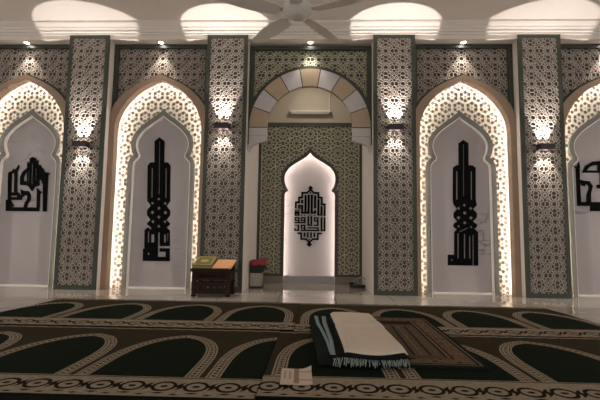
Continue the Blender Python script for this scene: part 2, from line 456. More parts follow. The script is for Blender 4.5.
for s in (-1, 1):
    q = [(s*RI, ZA-.006), (s*RO, ZA-.006), (s*RO, 1.88), (s*(RI), 1.88)]
    slab('springer_block', [q], lambda t: 0 if 0 in t else None, .12, .185, M['voussoir_white'], arch)
    prof = [(s*RI, 1.876), (s*RO, 1.876), (s*RO, 1.685)]+[(s*(RI+.03+(RO-RI-.04)*cos(t)), 1.685+.12*sin(t)) for t in [pi/2*k/8 for k in range(9)]]+[(s*(RI+.03), 1.822), (s*RI, 1.822)]
    slab('bracket', [prof], lambda t: 0 if 0 in t else None, .12, .185, M['voussoir_white'], arch)

# ------------------------------------------------------------------ mihrab back panel
mih = thing('mihrab_panel', 'sage lattice panel around the glowing pointed niche at the back of the centre', 'mihrab', (0, 0, 0))
mh = spline([(0, 1.900), (.05, 1.845), (.13, 1.79), (.22, 1.735), (.30, 1.675), (.352, 1.60), (.372, 1.52), (.362, 1.44), (.338, 1.38), (.318, 1.345), (.322, 1.325)], 6)+spline([(.345, 1.315), (.361, 1.29), (.366, 1.25)], 4)+[(.366, 1.0), (.366, .0)]
MN = mirror(mh); MN1 = offset(MN, -.045); MN1 = [(x, max(z, 0)) for x, z in MN1]
Rm = (-.757+.035, .757-.035, .135, 2.29)
slab('frame', [rect(-.757, .757, .10, 2.345), rect(*Rm), MN1, MN], lambda s: 0 if (0 in s and (1 not in s or 2 in s) and 3 not in s) else None, 1.200, 1.24, M['border_dark'], mih)
bar_lattice('lattice_panel', rect(*Rm), bars_ten(*Rm, .406, .283, .0, 2.29-.11, .0078), 1.212, 1.224, M['lattice_green'], mih, [MN1])
slab('backing_panel', [rect(*Rm), MN1], lambda s: 0 if s == {0} else None, 1.232, 1.24, M['backing_green'], mih)
slab('niche_panel', [rect(-.44, .44, 0.0, 1.97)], lambda s: 0 if 0 in s else None, 1.335, 1.358, M['marble_white'], mih)
slab('niche_lining', [offset(MN, -.060), offset(MN, -.05), rect(-2, 2, -1, .0)], lambda s: 0 if s == {0} else None, 1.245, 1.334, M['white'], mih)
bm = bmesh.new()
path = offset(MN, -.03)
pr = sorted([q for q in path if q[0] >= 0 and q[1] > .03], key=lambda q: q[1]) if False else [q for q in path if q[1] > .03]
n0 = len(pr)//2
pts = [(pr[0][0], .03)]+pr+[(pr[-1][0], .03)]
tube(bm, [(x, 1.262, z) for x, z in pts], .007, 6)
fin('led_strip', bm, M['led_mihrab'], mih)
for s, n in ((-1, 'left'), (1, 'right')):
    x0, x1 = sorted((s*.367, s*.758))
    o = struct('baseboard_'+n, M['skirt'], (x0, x1, 1.19, 1.245, 0, .099))
boxo('sill', M['marble'], (-.366, .366, 1.2455, 1.334, 0, .103), mih, .003)
lt = thing('batten_light', 'unlit long slim batten light high on the cream wall inside the centre arch', 'light', (-.01, 1.355, 2.535))
boxo('housing', M['white'], (-.31, .31, -.055, 0, 0, .034), lt, .006)
boxo('diffuser', M['white'], (-.295, .295, -.048, -.012, -.024, .0), lt, .006)
boxo('end_cap', M['grey'], (-.318, -.3101, -.05, 0, -.012, .03), lt); boxo('end_cap', M['grey'], (.3101, .318, -.05, 0, -.012, .03), lt)
boxo('conduit', M['white'], (.285, .30, -.015, 0, .0345, .56), lt)

# ------------------------------------------------------------------ lamps
def spot(name, loc, tgt, ang, power, color, parent, blend=.1, r=.01):
    l = bpy.data.lights.new(name, 'SPOT'); l.energy = power; l.color = color; l.spot_size = radians(ang); l.spot_blend = blend; l.shadow_soft_size = r
    o = bpy.data.objects.new(name, l); COL.objects.link(o); o.parent = parent; o.location = loc
    d = Vector(tgt)
    o.rotation_euler = d.to_track_quat('-Z', 'Y').to_euler()
    return o
WARM = (1, .93, .87)
UPW, DNW = 80, 36
def sconce(x, z, label):
    t = thing('wall_sconce', label, 'wall lamp', (x, -.012, z), 0, 'up and down wall sconces')
    bm = bmesh.new()
    # open-ended box shell
    slabm = slab_mesh([rect(-.083, .083, -.100, -.0), rect(-.077, .077, -.094, -.006)], lambda s: 0 if s == {0} else None, -.034, .034, 'XY')
    bm.free()
    fin('body', slabm, M['sconce'], t)
    boxo('lamp_plate', M['sconce'], (-.0765, .0765, -.0935, -.0065, -.006, .006), t)
    for s, n in ((1, 'up'), (-1, 'down')):
        z0, z1 = sorted((s*.0065, s*.0165))
        for cx in (-.04, .04):
            b = bmesh.new(); lathe(b, [(.022, z0), (.022, z1)], 16, (cx, -.050)); fin('lens', b, M['lens'], t)
            if s > 0: spot('up_light', (cx, -.045, .036), (-cx*.72, .09, 1), 50, UPW/2, WARM, t, .06, .012)
            else: spot('down_light', (cx, -.045, -.036), (cx*.6, .05, -1), 50, DNW/2, WARM, t, .12, .012)
sconce(-2.728, 1.715, 'dark up-and-down sconce on the far left pilaster, lowest at left')
sconce(-1.033, 1.945, 'dark up-and-down sconce on the pilaster above the wooden book desk')
sconce(1.008, 1.940, 'dark up-and-down sconce on the pilaster right of the centre arch')
sconce(2.727, 1.720, 'dark up-and-down sconce on the rightmost pilaster')
def downlight(x, w, label):
    t = thing('downlight', label, 'ceiling light', (x, .085, HB), 0, 'recessed downlights above the arches')
    b = bmesh.new(); lathe(b, [(.030, -.006), (.048, -.006), (.05, 0), (.03, 0)], 28, cap=False); fin('bezel', b, M['trim'], t)
    b = bmesh.new(); lathe(b, [(.029, -.004), (.029, -.001)], 28); fin('lens', b, M['lens_down'], t)
    spot('down_beam', (0, -.02, -.012), (0, .06, -1), 74, w, (1, .9, .8), t, .8, .02)
for x, lab in ((-OX, 'small round downlight over the far left bay'), (-BX, 'small round downlight over the left bay with wide-footed calligraphy'), (0, 'small round downlight over the centre arch, under the fan'),
               (BX, 'small round downlight over the right bay with the interlaced calligraphy'), (OX, 'small round downlight over the far right bay')):
    downlight(x, 24, lab)

t = thing('downlight', 'unseen downlight added to light the centre recess, in its ceiling behind the arch', 'ceiling light', (0, .86, H), 0)  # hidden lamp added to brighten the dark recess wall and panel
b = bmesh.new(); lathe(b, [(.05, -.006), (.068, -.006), (.07, 0), (.05, 0)], 28, cap=False); fin('bezel', b, M['trim'], t)
b = bmesh.new(); lathe(b, [(.049, -.004), (.049, -.001)], 28); fin('lens', b, M['lens_down'], t)
spot('down_beam', (0, 0, -.012), (0, .12, -1), 168, 18, (1, .93, .84), t, 1, .05)

# ------------------------------------------------------------------ calligraphy
def bars(segs):
    """list of (polyline, width) -> polygons (mitred outlines)"""
    out = []
    for pts, w in segs:
        P = [Vector(q) for q in pts]; Lf, Rt = [], []
        for i, q in enumerate(P):
            e1 = (q-P[i-1]).normalized() if i else (P[1]-q).normalized()
            e2 = (P[i+1]-q).normalized() if i < len(P)-1 else e1
            n1 = Vector((-e1.y, e1.x)); n2 = Vector((-e2.y, e2.x)); m = n1+n2; k = max(m.dot(m)/2, .4)
            Lf.append(q+m*(w/2/k)); Rt.append(q-m*(w/2/k))
        # one quad per segment keeps every outline simple
        for i in range(len(P)-1): out.append([tuple(Lf[i]), tuple(Lf[i+1]), tuple(Rt[i+1]), tuple(Rt[i])])
    return out
def letters(name, segs, polys, holes, y0, y1, label, loc, f):
    A = [[f(*q) for q in p] for p in bars(segs)+polys]; Hh = [[f(*q) for q in p] for p in bars(holes)] if holes and isinstance(holes[0], tuple) else [[f(*q) for q in p] for p in holes]
    n = len(A)
    o = slab(name, A+Hh, lambda s: 0 if s and max(s) < n else None, y0, y1, M['black'])
    o.location = loc
    return tag(o, label, 'calligraphy')
K = .01238
# left bay: coordinates in a 0..200 x 0..400 drawing, unit = 1/2.857 px
def fl(x, y): return ((x-97+.038*(y-22)-8.5)*.96*K/2.857, 1.90-(y-22)*1.03*K/2.857)
polysL = [[(82, 33), (97, 22), (112, 33), (112, 200), (82, 200)],
          [(61, 104), (70, 95), (83, 95), (83, 205), (61, 205)], [(111, 95), (124, 95), (131, 104), (131, 205), (111, 205)]]
def knot(x0, x1, ys):
    """interlaced strap crossings between x0..x1"""
    seg = []; w = (x1-x0)/3
    for a, b in zip(ys, ys[1:]):
        seg += [([(x0, a), (x1-w, b)], 9)]
    return seg
segL = []
holeL = [([(75, 112), (75, 196)], 4), ([(97, 34), (97, 186)], 3.0), ([(118, 112), (118, 196)], 4)]
# strap work between y 195 and 292
polysL += [[(61, 200), (131, 200), (131, 206), (120, 219), (131, 232), (131, 246), (120, 259), (131, 268), (131, 272), (97, 298), (62, 272), (62, 268), (72, 259), (61, 246), (61, 232), (72, 219), (61, 206)]]
dia = lambda x, y, r: [(x-r, y), (x, y-r), (x+r, y), (x, y+r)]
holeLp = [dia(77, 212, 5), dia(96, 200, 4.5), dia(116, 212, 5), dia(77, 238, 6), dia(97, 226, 5.5), dia(117, 238, 6), dia(97, 251, 5.5), dia(79, 264, 5), dia(116, 264, 5), dia(97, 277, 5)]
# foot
polysL += [[(54, 288), (64, 280), (74, 288), (74, 330), (54, 330)], [(54, 322), (95, 322), (95, 340), (54, 340)], [(84, 284), (95, 296), (95, 352), (84, 352)], [(74, 280), (88, 290), (88, 300), (74, 300)],
           [(100, 294), (113, 284), (113, 332), (100, 332)], [(113, 284), (121, 280), (131, 288), (131, 324), (119, 324), (119, 300), (113, 300)], [(100, 322), (131, 322), (131, 332), (100, 332)],
           [(50, 340), (95, 340), (95, 374), (50, 374)], [(50, 362), (131, 362), (131, 374), (50, 374)], [(119, 338), (131, 338), (131, 374), (119, 374)], [(96, 338), (131, 338), (131, 348), (96, 348)]]
holeLp += [rect(64, 68, 292, 322), rect(123, 126, 296, 318), dia(67, 354, 4), rect(96, 100.5, 294, 362), rect(99, 118, 350, 361)]
allholes = [[fl(*q) for q in p] for p in bars(holeL)+holeLp]
A = [[fl(*q) for q in p] for p in polysL]
def lettering(A, Hh, y0, y1, label, loc):
    n = len(A)
    o = slab('calligraphy', A+Hh, lambda s: 0 if s and max(s) < n else None, y0, y1, M['black'])
    o.location = loc
    return tag(o, label, 'calligraphy')
lettering(A, allholes, .317, .3305, 'tall black geometric calligraphy with a wide square foot on the left bay marble', (-1.885, 0, 0))
# right bay
def fr_(x, y): return ((x-97-.02*(y-27)+1)*K/2.857, 1.89-(y-27)*K/2.857)
P = [[(82, 37), (95, 27), (110, 37), (110, 200), (82, 200)], [(66, 108), (75, 101), (83, 101), (83, 205), (66, 205)], [(109, 101), (121, 101), (130, 108), (130, 205), (109, 205)],
     [(66, 200), (130, 200), (133, 216), (122, 227), (133, 238), (133, 250), (122, 262), (133, 270), (133, 278), (112, 290), (84, 290), (68, 278), (68, 270), (78, 262), (68, 250), (68, 238), (78, 227), (68, 214)],
     [(70, 292), (80, 282), (92, 290), (92, 376), (70, 376)], [(88, 292), (97, 284), (108, 292), (108, 376), (88, 376)], [(104, 284), (124, 281), (136, 292), (136, 386), (124, 386), (124, 300), (104, 300)],
     [(52, 356), (70, 356), (70, 386), (52, 386)], [(52, 370), (121, 370), (121, 386), (52, 386)], [(108, 292), (121, 300), (121, 386), (108, 386)]]
Hn = bars([([(77, 118), (77, 200)], 4), ([(96, 40), (96, 190)], 2.6), ([(118, 118), (118, 200)], 4)])
Hn += [dia(98, 216, 4.5), dia(82, 225, 5), dia(116, 225, 5), dia(99, 238, 5.5), dia(82, 252, 5.5), dia(117, 252, 5.5), dia(99, 266, 5), dia(82, 276, 4), dia(117, 278, 4)]
Hn += [rect(78.5, 82.5, 296, 366), rect(96.5, 100.5, 298, 366), rect(111, 115, 304, 366), rect(120.6, 124, 300, 390), dia(63, 371, 3.2), bars([([(84, 292), (108, 280)], 2.2)])[0]]
lettering([[fr_(*q) for q in p] for p in P], [[fr_(*q) for q in p] for p in Hn], .317, .3305, 'tall black interlaced calligraphy with a small square foot on the right bay marble', (1.924, 0, 0))
# far left bay: drawing 306 x 400, unit 1/5.885 px
def fo(x, y): return ((x-160+.06*(y-40))*1.08*K/5.885, 1.625-(y-40)*K/5.885)
P = [[(42, 140), (52, 128), (64, 128), (72, 110), (76, 132), (62, 142), (60, 268), (42, 268)], [(78, 118), (90, 108), (104, 84), (104, 108), (94, 124), (94, 254), (78, 254)],
     [(60, 255), (100, 255), (122, 278), (122, 302), (60, 302)], [(42, 250), (60, 250), (60, 360), (42, 360)], [(32, 300), (58, 306), (78, 338), (60, 350), (32, 350)], [(32, 346), (222, 346), (222, 370), (32, 370)],
     [(152, 66), (166, 74), (166, 46), (184, 36), (202, 46), (204, 62), (216, 56), (216, 92), (228, 84), (238, 106), (238, 178), (222, 178), (222, 212), (196, 222), (180, 246), (164, 222), (148, 212), (112, 210), (112, 160), (126, 128), (152, 104)],
     [(116, 236), (136, 248), (158, 246), (174, 268), (172, 300), (158, 322), (150, 350), (132, 350), (140, 318), (154, 296), (154, 274), (140, 272), (126, 284), (118, 264)],
     [(210, 228), (224, 244), (238, 252), (226, 262), (224, 350), (208, 350)], [(242, 104), (252, 128), (284, 136), (272, 148), (264, 370), (244, 370)], [(228, 150), (244, 140), (246, 200), (238, 200)]]
Hn = [[(150, 124), (152, 186), (132, 186), (132, 160)], [(176, 78), (184, 72), (184, 206), (176, 206)], [(200, 110), (206, 104), (206, 190), (200, 190)], rect(60, 96, 276, 284) , [(158, 120), (164, 120), (164, 206), (158, 206)], [(215, 120), (219, 120), (219, 176), (215, 176)]]
lettering([[fo(*q) for q in p] for p in P], [[fo(*q) for q in p] for p in Hn], .317, .3305, 'broad black house-shaped calligraphy on the far left bay marble', (-3.612, 0, 0))
# far right bay: left part as seen, the rest carried on in the same hand; unit 1/6.68 px
def fq(x, y): return ((x-222-.04*(y-40))*K/6.68, 1.62-(y-40)*K/6.68)
P = [[(40, 64), (58, 72), (74, 36), (78, 62), (78, 160), (86, 310), (62, 328), (54, 82)], [(64, 306), (330, 306), (330, 332), (64, 332)], [(146, 326), (330, 326), (330, 366), (146, 366)],
     [(76, 156), (100, 164), (142, 168), (162, 200), (150, 250), (150, 310), (122, 310), (122, 262), (138, 214), (132, 192), (112, 188), (112, 202), (90, 196)],
     [(94, 110), (116, 64), (160, 36), (222, 30), (290, 50), (310, 110)], [(210, 40), (236, 0), (262, 40), (262, 200), (210, 200)], [(290, 130), (318, 100), (330, 130), (330, 320), (290, 320)], [(190, 190), (280, 190), (280, 214), (190, 214)]]
Hn = [[(124, 96), (140, 74), (166, 62), (196, 60), (196, 96)], [(232, 40), (240, 40), (240, 180), (232, 180)]]
lettering([[fq(*q) for q in p] for p in P], [[fq(*q) for q in p] for p in Hn], .317, .3305, 'black calligraphy with a serifed stem on the far right marble, cut by the edge', (3.60, 0, 0))
# centre roundel, in photo pixels
KC = .01474
def fc(x, y): return ((x-309.9)*KC, 1.425-(y-184.5)*KC*.985)
def q4(l, sx, ox, oy): return [([(a/sx+ox, b/sx+oy) for a, b in pts], w/sx) for pts, w in l]
up_ = q4([([(235, 100), (195, 137), (140, 137), (140, 192), (104, 192), (104, 250), (68, 250), (68, 318)], 21), ([(235, 100), (275, 137), (326, 137), (326, 192), (366, 192), (366, 270), (401, 270), (401, 400)], 21),
          ([(180, 165), (180, 380)], 25), ([(215, 158), (215, 380)], 25), ([(251, 158), (251, 380)], 25), ([(289, 168), (289, 318)], 25), ([(140, 372), (228, 372)], 20), ([(240, 370), (300, 370)], 20), ([(289, 340), (289, 370)], 25),
          ([(140, 220), (140, 262)], 24), ([(96, 290), (150, 290)], 20), ([(104, 280), (104, 322)], 20), ([(96, 316), (150, 316)], 14), ([(142, 282), (142, 380)], 22), ([(327, 210), (327, 400)], 24), ([(364, 290), (364, 400)], 22),
          ([(58, 340), (84, 340)], 14), ([(92, 340), (114, 340)], 14), ([(60, 376), (112, 376)], 18)], 11.43, 290, 180)
lo_ = q4([([(54, 20), (54, 50)], 12), ([(48, 48), (100, 48)], 14), ([(92, 12), (92, 50)], 12), ([(48, 15), (98, 15)], 12), ([(112, 22), (186, 22)], 13), ([(206, 22), (262, 22)], 13), ([(283, 0), (283, 45)], 16), ([(276, 45), (330, 45)], 12), ([(316, 0), (316, 45)], 16), ([(348, 0), (348, 56)], 16),
          ([(113, 50), (124, 50)], 10), ([(144, 50), (156, 50)], 10), ([(184, 46), (226, 46)], 6), ([(240, 50), (252, 50)], 10),
          ([(50, 76), (98, 76)], 13), ([(56, 76), (56, 108)], 13), ([(50, 102), (98, 102)], 12), ([(92, 72), (92, 126)], 14), ([(48, 125), (160, 125)], 13), ([(112, 76), (160, 76)], 13), ([(117, 76), (117, 108)], 13), ([(112, 104), (158, 104)], 12), ([(153, 72), (153, 130)], 14),
          ([(187, 58), (187, 156)], 17), ([(217, 58), (217, 156)], 17), ([(180, 150), (226, 150)], 13), ([(242, 76), (290, 76)], 13), ([(248, 76), (248, 112)], 13), ([(242, 106), (290, 106)], 12), ([(282, 72), (282, 156)], 16), ([(240, 150), (290, 150)], 12),
          ([(319, 68), (319, 208)], 17), ([(350, 68), (350, 208)], 17), ([(312, 202), (358, 202)], 14), ([(88, 146), (88, 208)], 15), ([(48, 202), (96, 202)], 14), ([(54, 180), (54, 208)], 13), ([(50, 152), (62, 152)], 10), ([(68, 152), (78, 152)], 10),
          ([(113, 152), (160, 152)], 13), ([(118, 152), (118, 182)], 13), ([(112, 180), (160, 180)], 12), ([(152, 146), (152, 208)], 14), ([(112, 202), (300, 202)], 14), ([(178, 177), (292, 177)], 13), ([(286, 172), (286, 208)], 14),
          ([(80, 233), (118, 233), (118, 290), (165, 290), (200, 322), (235, 290), (284, 290), (284, 233), (322, 233)], 17), ([(151, 226), (151, 268)], 17), ([(183, 222), (183, 276)], 17), ([(216, 222), (216, 276)], 17), ([(249, 226), (249, 268)], 17)], 10, 290, 210)
P = bars(up_+lo_)+[dia(310.56, 187.0, 2.5), dia(310.5, 192.0, 1.0), dia(310.0, 244.3, 2.7), dia(310, 239.3, .9)]
lettering([[fc(*q) for q in p] for p in P], [], 1.312, 1.336, 'black square-script roundel on the glowing white niche in the centre', (0, 0, 0))

# ------------------------------------------------------------------ ceiling fan
fan = thing('ceiling_fan', 'grey five-bladed ceiling fan at the top centre', 'fan', (-.085, -1.7, HC))
b = bmesh.new(); lathe(b, [(.055, 0), (.06, -.02), (.03, -.07), (.014, -.075)], 24); fin('canopy', b, M['fan'], fan, True)
b = bmesh.new(); lathe(b, [(.013, -.07), (.013, -.69)], 16); fin('down_rod', b, M['fan'], fan, True)
b = bmesh.new(); lathe(b, [(.03, -.62), (.05, -.68), (.105, -.71), (.130, -.738), (.130, -.765), (.112, -.79), (.075, -.806), (.07, -.812), (.03, -.82)], 40); fin('motor_housing', b, M['fan'], fan, True)
for a in (199, 127, 55, 337, 270):
    b = bmesh.new(); n = 14; ang = radians(a); tw = radians(11)
    ringsT = []
    for k in range(n+1):
        t = k/n; r = .15+.53*t
        w = .052+.022*sin(pi*min(t*1.15, 1))-.012*t
        if t > .93: w *= .75
        row = []
        for v, dz in ((-w, .0), (w, 0), (w, -.006), (-w, -.006)):
            x, y, z = r, v*cos(tw)+.02*t, -.775+v*sin(tw)+dz+.012*t
            row.append(b.verts.new((x*cos(ang)-y*sin(ang), x*sin(ang)+y*cos(ang), z)))
        ringsT.append(row)
    for r0, r1 in zip(ringsT, ringsT[1:]):
        for k in range(4): b.faces.new((r0[k], r0[(k+1) % 4], r1[(k+1) % 4], r1[k]))
    b.faces.new(ringsT[0]); b.faces.new(ringsT[-1][::-1]); bmesh.ops.recalc_face_normals(b, faces=b.faces)
    bl = fin('blade', b, M['fan'], fan)
    b = bmesh.new(); c, s = cos(ang), sin(ang)
    v = box(b, .11, .20, -.022, .022, -.770, -.762)
    bmesh.ops.rotate(b, verts=b.verts, cent=(0, 0, 0), matrix=Matrix.Rotation(ang, 3, 'Z')); fin('blade_iron', b, M['fan'], bl)

# ------------------------------------------------------------------ carpets
def arch_half(hw, y0, yt):
    h = yt-y0
    return spline([(0, yt), (.22*hw, yt-.03*h), (.48*hw, yt-.085*h), (.72*hw, yt-.19*h), (.90*hw, yt-.335*h), (.985*hw, yt-.50*h), (hw, yt-.62*h)], 4)+[(hw, y0)]
def carpet(x0, x1, y0, y1, cuts, label, th=.012, z0=0.0005, plain=False, motif=True, band=.268):
    polys = [(rect(x0, x1, y0, y1), 0, 0)]
    add = lambda p, pr, m: polys.append((p, pr, m))
    Lb = y0+band
    if motif:
        for a, b_ in zip(cuts, cuts[1:]):
            cx = (a+b_)/2; hw = (b_-a)/2-.013
            half = arch_half(hw, Lb-.12, y0+1.062)
            O = [(cx+x, y) for x, y in mirror(half)]
            for k, (d, m) in enumerate(((0, 1), (.010, 3), (.0145, 1), (.050, 3), (.0545, 1), (.064, 2))):
                add(offset(O, d), 1+k, m)
            mid = offset(O, .032); n = len(mid)
            # dashes along the band
            acc = 0
            for i in range(n-1):
                p, q = Vector(mid[i]), Vector(mid[i+1]); L = (q-p).length
                if L < 1e-6 or abs(p.y-q.y) < 1e-4 and p.y < Lb-.05: continue
                e = (q-p)/L; nn = Vector((-e.y, e.x)); pos = -acc
                while pos+.036 <= L:
                    pos += .036; c = p+e*pos
                    if c.y > Lb: add([tuple(c-e*.006-nn*.012), tuple(c+e*.010-nn*.002), tuple(c+e*.006+nn*.012), tuple(c-e*.010+nn*.002)], 12, 3)
                acc = L-pos
    # near border with a running chain
    add(rect(x0-1, x1+1, y0+.014, Lb), 20, 1)
    add(rect(x0-1, x1+1, y0-1, y0+.014), 20, 4)
    add(rect(x0-1, x1+1, Lb-.016, Lb-.008), 21, 3)
    yc = y0+.128; pitch = .130
    k = 0; x = x0+.04
    while x < x1+.1:
        add([(x+.052*cos(t), yc+.060*sin(t)) for t in [2*pi*i/14 for i in range(14)]], 22, 3)
        add([(x+.038*cos(t), yc+.041*sin(t)) for t in [2*pi*i/12 for i in range(12)]], 23, 1)
        add([(x+.016*cos(t), yc+.013*sin(t)) for t in [2*pi*i/8 for i in range(8)]], 24, 3)
        xm = x+pitch/2
        add([(xm-.024, yc), (xm-.004, yc+.030), (xm+.014, yc+.046), (xm+.006, yc+.014), (xm+.024, yc), (xm+.004, yc-.030), (xm-.014, yc-.046), (xm-.006, yc-.014)], 22, 3)
        add([(x-.028, y0+.052), (x, y0+.042), (x+.028, y0+.052), (x, y0+.060)], 22, 3)
        add([(xm-.02, y0+.036), (xm, y0+.028), (xm+.02, y0+.036), (xm, y0+.044)], 22, 3)
        x += pitch
    if plain: add(rect(x0-1, x1+1, y1-.5, y1+1), 30, 4)
    if not plain:
        # pale scalloped line along the far edge
        ye = y1-.040; sc = []
        n = int((x1-x0+.4)/.05)
        upx = [(x0-.2+i*.05, ye+(.012 if i % 2 else .0)) for i in range(n+1)]
        add(upx+[(x, y-.020) for x, y in upx[::-1]], 22, 1)
        add(rect(x0-1, x1+1, y1-.012, y1+1), 23, 4)
    pr = [q[1] for q in polys]; ms = [q[2] for q in polys]
    def pick(s):
        if 0 not in s: return None
        j = max(s, key=lambda i: (pr[i], i)); return ms[j]
    o = slab('prayer_carpet', [q[0] for q in polys], pick, z0+th, z0, CM, None, 'XY', 4)
    return tag(o, label, 'carpet', 'rows of green prayer carpet')
carpet(-2.387, -.060, -2.118, -.842, [-2.466, -1.864, -1.262, -.660, -.073], 'far row green prayer carpet at left, in front of the book desk')
carpet(-.056, 2.224, -2.162, -.866, [-.038, .515, 1.088, 1.661, 2.234], 'far row green prayer carpet at right, reaching behind the folded rugs')
carpet(-2.387, -.148, -3.40, -2.130, [-2.688, -2.115, -1.546, -.976, -.405, .163], 'near row green prayer carpet at left, ending beside the sheet of paper', band=.245)
carpet(-.144, 2.24, -3.378, -2.172, [-.125, .464, 1.040, 1.617, 2.195], 'near row green prayer carpet at right, under the folded rugs and the paper', th=.016)
carpet(-2.387, 2.24, -4.66, -3.405, [-2.5, -1.9, -1.3, -.7, -.1, .5, 1.1, 1.7, 2.3], 'nearest dark green prayer carpet along the bottom edge of the photo', plain=True)

# ------------------------------------------------------------------ prayer rug
rug = thing('prayer_rug', 'rust brown patterned prayer rug with dark green edging lying under the folded blanket', 'rug', (.535, -2.29, .0175), radians(-1.6))
hw, hl = .378, .665
polys = [(rect(-hw, hw, -hl, hl), 3), (rect(-hw+.022, hw-.022, -hl+.03, hl-.03), 4), (rect(-hw+.032, hw-.032, -hl+.04, hl-.04), 3), (rect(-hw+.045, hw-.045, -hl+.055, hl-.055), 0), (rect(-hw+.125, hw-.125, -hl+.14, hl-.14), 2), (rect(-hw+.137, hw-.137, -hl+.152, hl-.152), 4),
         (rect(-hw+.150, hw-.150, -hl+.166, hl-.166), 2), (rect(-hw+.165, hw-.165, -hl+.18, hl-.30), 1)]
for s in (-1, 1):
    for xx in (.06, .10, .145): polys.append((rect(*sorted((s*xx, s*(xx+.014))), -hl+.20, hl-.34), 2 if xx != .10 else 4))
random.seed(3)
for i in range(150):
    e = random.choice('lrtb'); t = random.uniform(-1, 1)
    if e in 'lr': cx = (hw-.085+random.uniform(-.03, .03))*(1 if e == 'r' else -1); cy = t*(hl-.07)
    else: cy = (hl-.10+random.uniform(-.03, .03))*(1 if e == 't' else -1); cx = t*(hw-.06)
    r = random.uniform(.007, .015)
    polys.append((ngon(cx, cy, r, 6, random.random()), random.choice((2, 4, 2, 4, 1))))
ms = [q[1] for q in polys]
slab('pile', [q[0] for q in polys], lambda s: ms[max(s)] if 0 in s else None, .011, 0.001, RM, rug, 'XY', 3)

# ------------------------------------------------------------------ folded blanket and cloth
zb = .0295
bl = thing('folded_blanket', 'folded black-green wool blanket with pale blue stripes and fringe on the rust brown rug', 'blanket', (.30, -2.3, zb))
def L2(a, b, t): return a+(b-a)*t
YF, YN = -1.96, -2.985
def sect(t):
    """cross-section (x, z) at t 0 far .. 1 near, world x"""
    xb, xt = L2(.045, .10, t), L2(.062, .165, t)
    zt = L2(.046, .036, t)
    return [(xb, 0.0), (xb-.006, .012), (L2(xb, xt, .25), zt*.62), (L2(xb, xt, .6), zt*.9), (xt, zt), (L2(xt, .50, .12), zt), (L2(xt, .50, .3), zt), (.40, zt-.002), (.49, zt-.006), (.515, zt*.55), (.51, 0)]
b = bmesh.new(); rows = []
NT = 26
for k in range(NT+1):
    t = k/NT; y = L2(YF, YN, t)
    roll = (1-max(0, (t-.93)/.07)**2)**.5 if t > .93 else 1
    roll = max(roll, .12)
    if t < .04: roll = max(.4, t/.04)
    rows.append([b.verts.new((x-.30+.004*sin(9*t+z*50), y+2.3-.0, z*roll+(.002*sin(14*t+x*20) if z > .03 else 0))) for x, z in sect(t)])
for r0, r1 in zip(rows, rows[1:]):
    for i in range(len(r0)): b.faces.new((r0[i], r0[(i+1) % len(r0)], r1[(i+1) % len(r0)], r1[i]))
b.faces.new(rows[0]); b.faces.new(rows[-1][::-1]); bmesh.ops.recalc_face_normals(b, faces=b.faces)
fin('wool_body', b, M['blanket'], bl, True)
for xf, xn, wd in ((.086, .166, .022), (.140, .174, .026)):
    b = bmesh.new(); rows = []
    for k in range(NT+1):
        t = k/NT*.96; y = L2(YF, YN, t)+2.3
        zt = L2(.046, .036, t); xt = L2(.062, .165, t)
        row = []
        for q in (-1, 0, 1):
            x = L2(xf, xn, t)+q*wd/2*(1.15-.55*t)
            z = zt+.003+.002*sin(14*t+x*20)
            xb = L2(.045, .10, t)
            if x < xt: z = zt*(.62+.38*max(0, (x-L2(xb, xt, .25)))/max(.001, xt-L2(xb, xt, .25)))+.004
            row.append(b.verts.new((x-.30+.004*sin(9*t+z*50), y, z)))
        rows.append(row)
    for r0, r1 in zip(rows, rows[1:]):
        for i in range(2): b.faces.new((r0[i], r1[i], r1[i+1], r0[i+1]))
    ex = bmesh.ops.extrude_face_region(b, geom=list(b.faces))
    bmesh.ops.translate(b, verts=[v for v in ex['geom'] if isinstance(v, bmesh.types.BMVert)], vec=(0, 0, .0015))
    bmesh.ops.recalc_face_normals(b, faces=b.faces)
    o = fin('stripe', b, M['stripe'], bl, True); o['label'] = 'pale blue stripe'
b = bmesh.new(); random.seed(5)
for i in range(64):
    x = .165+.355*i/64+random.uniform(-.003, .003); y = YN+random.uniform(.0, .008); z = .036-.008*random.random()
    d = random.uniform(-.012, .012); q = random.uniform(.016, .034)
    tube(b, [(x-.3, y+2.3, z), (x-.3+d*.3, y+2.3-.012, z-.004), (x-.3+d*.7, y+2.3-.019-.004*random.random(), z-q*.55), (x-.3+d, y+2.3-.022-.012*random.random(), max(.003-.008, z-q))], random.uniform(.0014, .0026), 5)
o = fin('fringe', b, M['fringe'], bl); o['kind'] = 'stuff'; o['label'] = 'blue-grey fringe along the near end'
cl = thing('folded_cloth', 'cream folded cloth with a dark edge lying on top of the black-green blanket', 'cloth', (.36, -2.3, zb+.043))
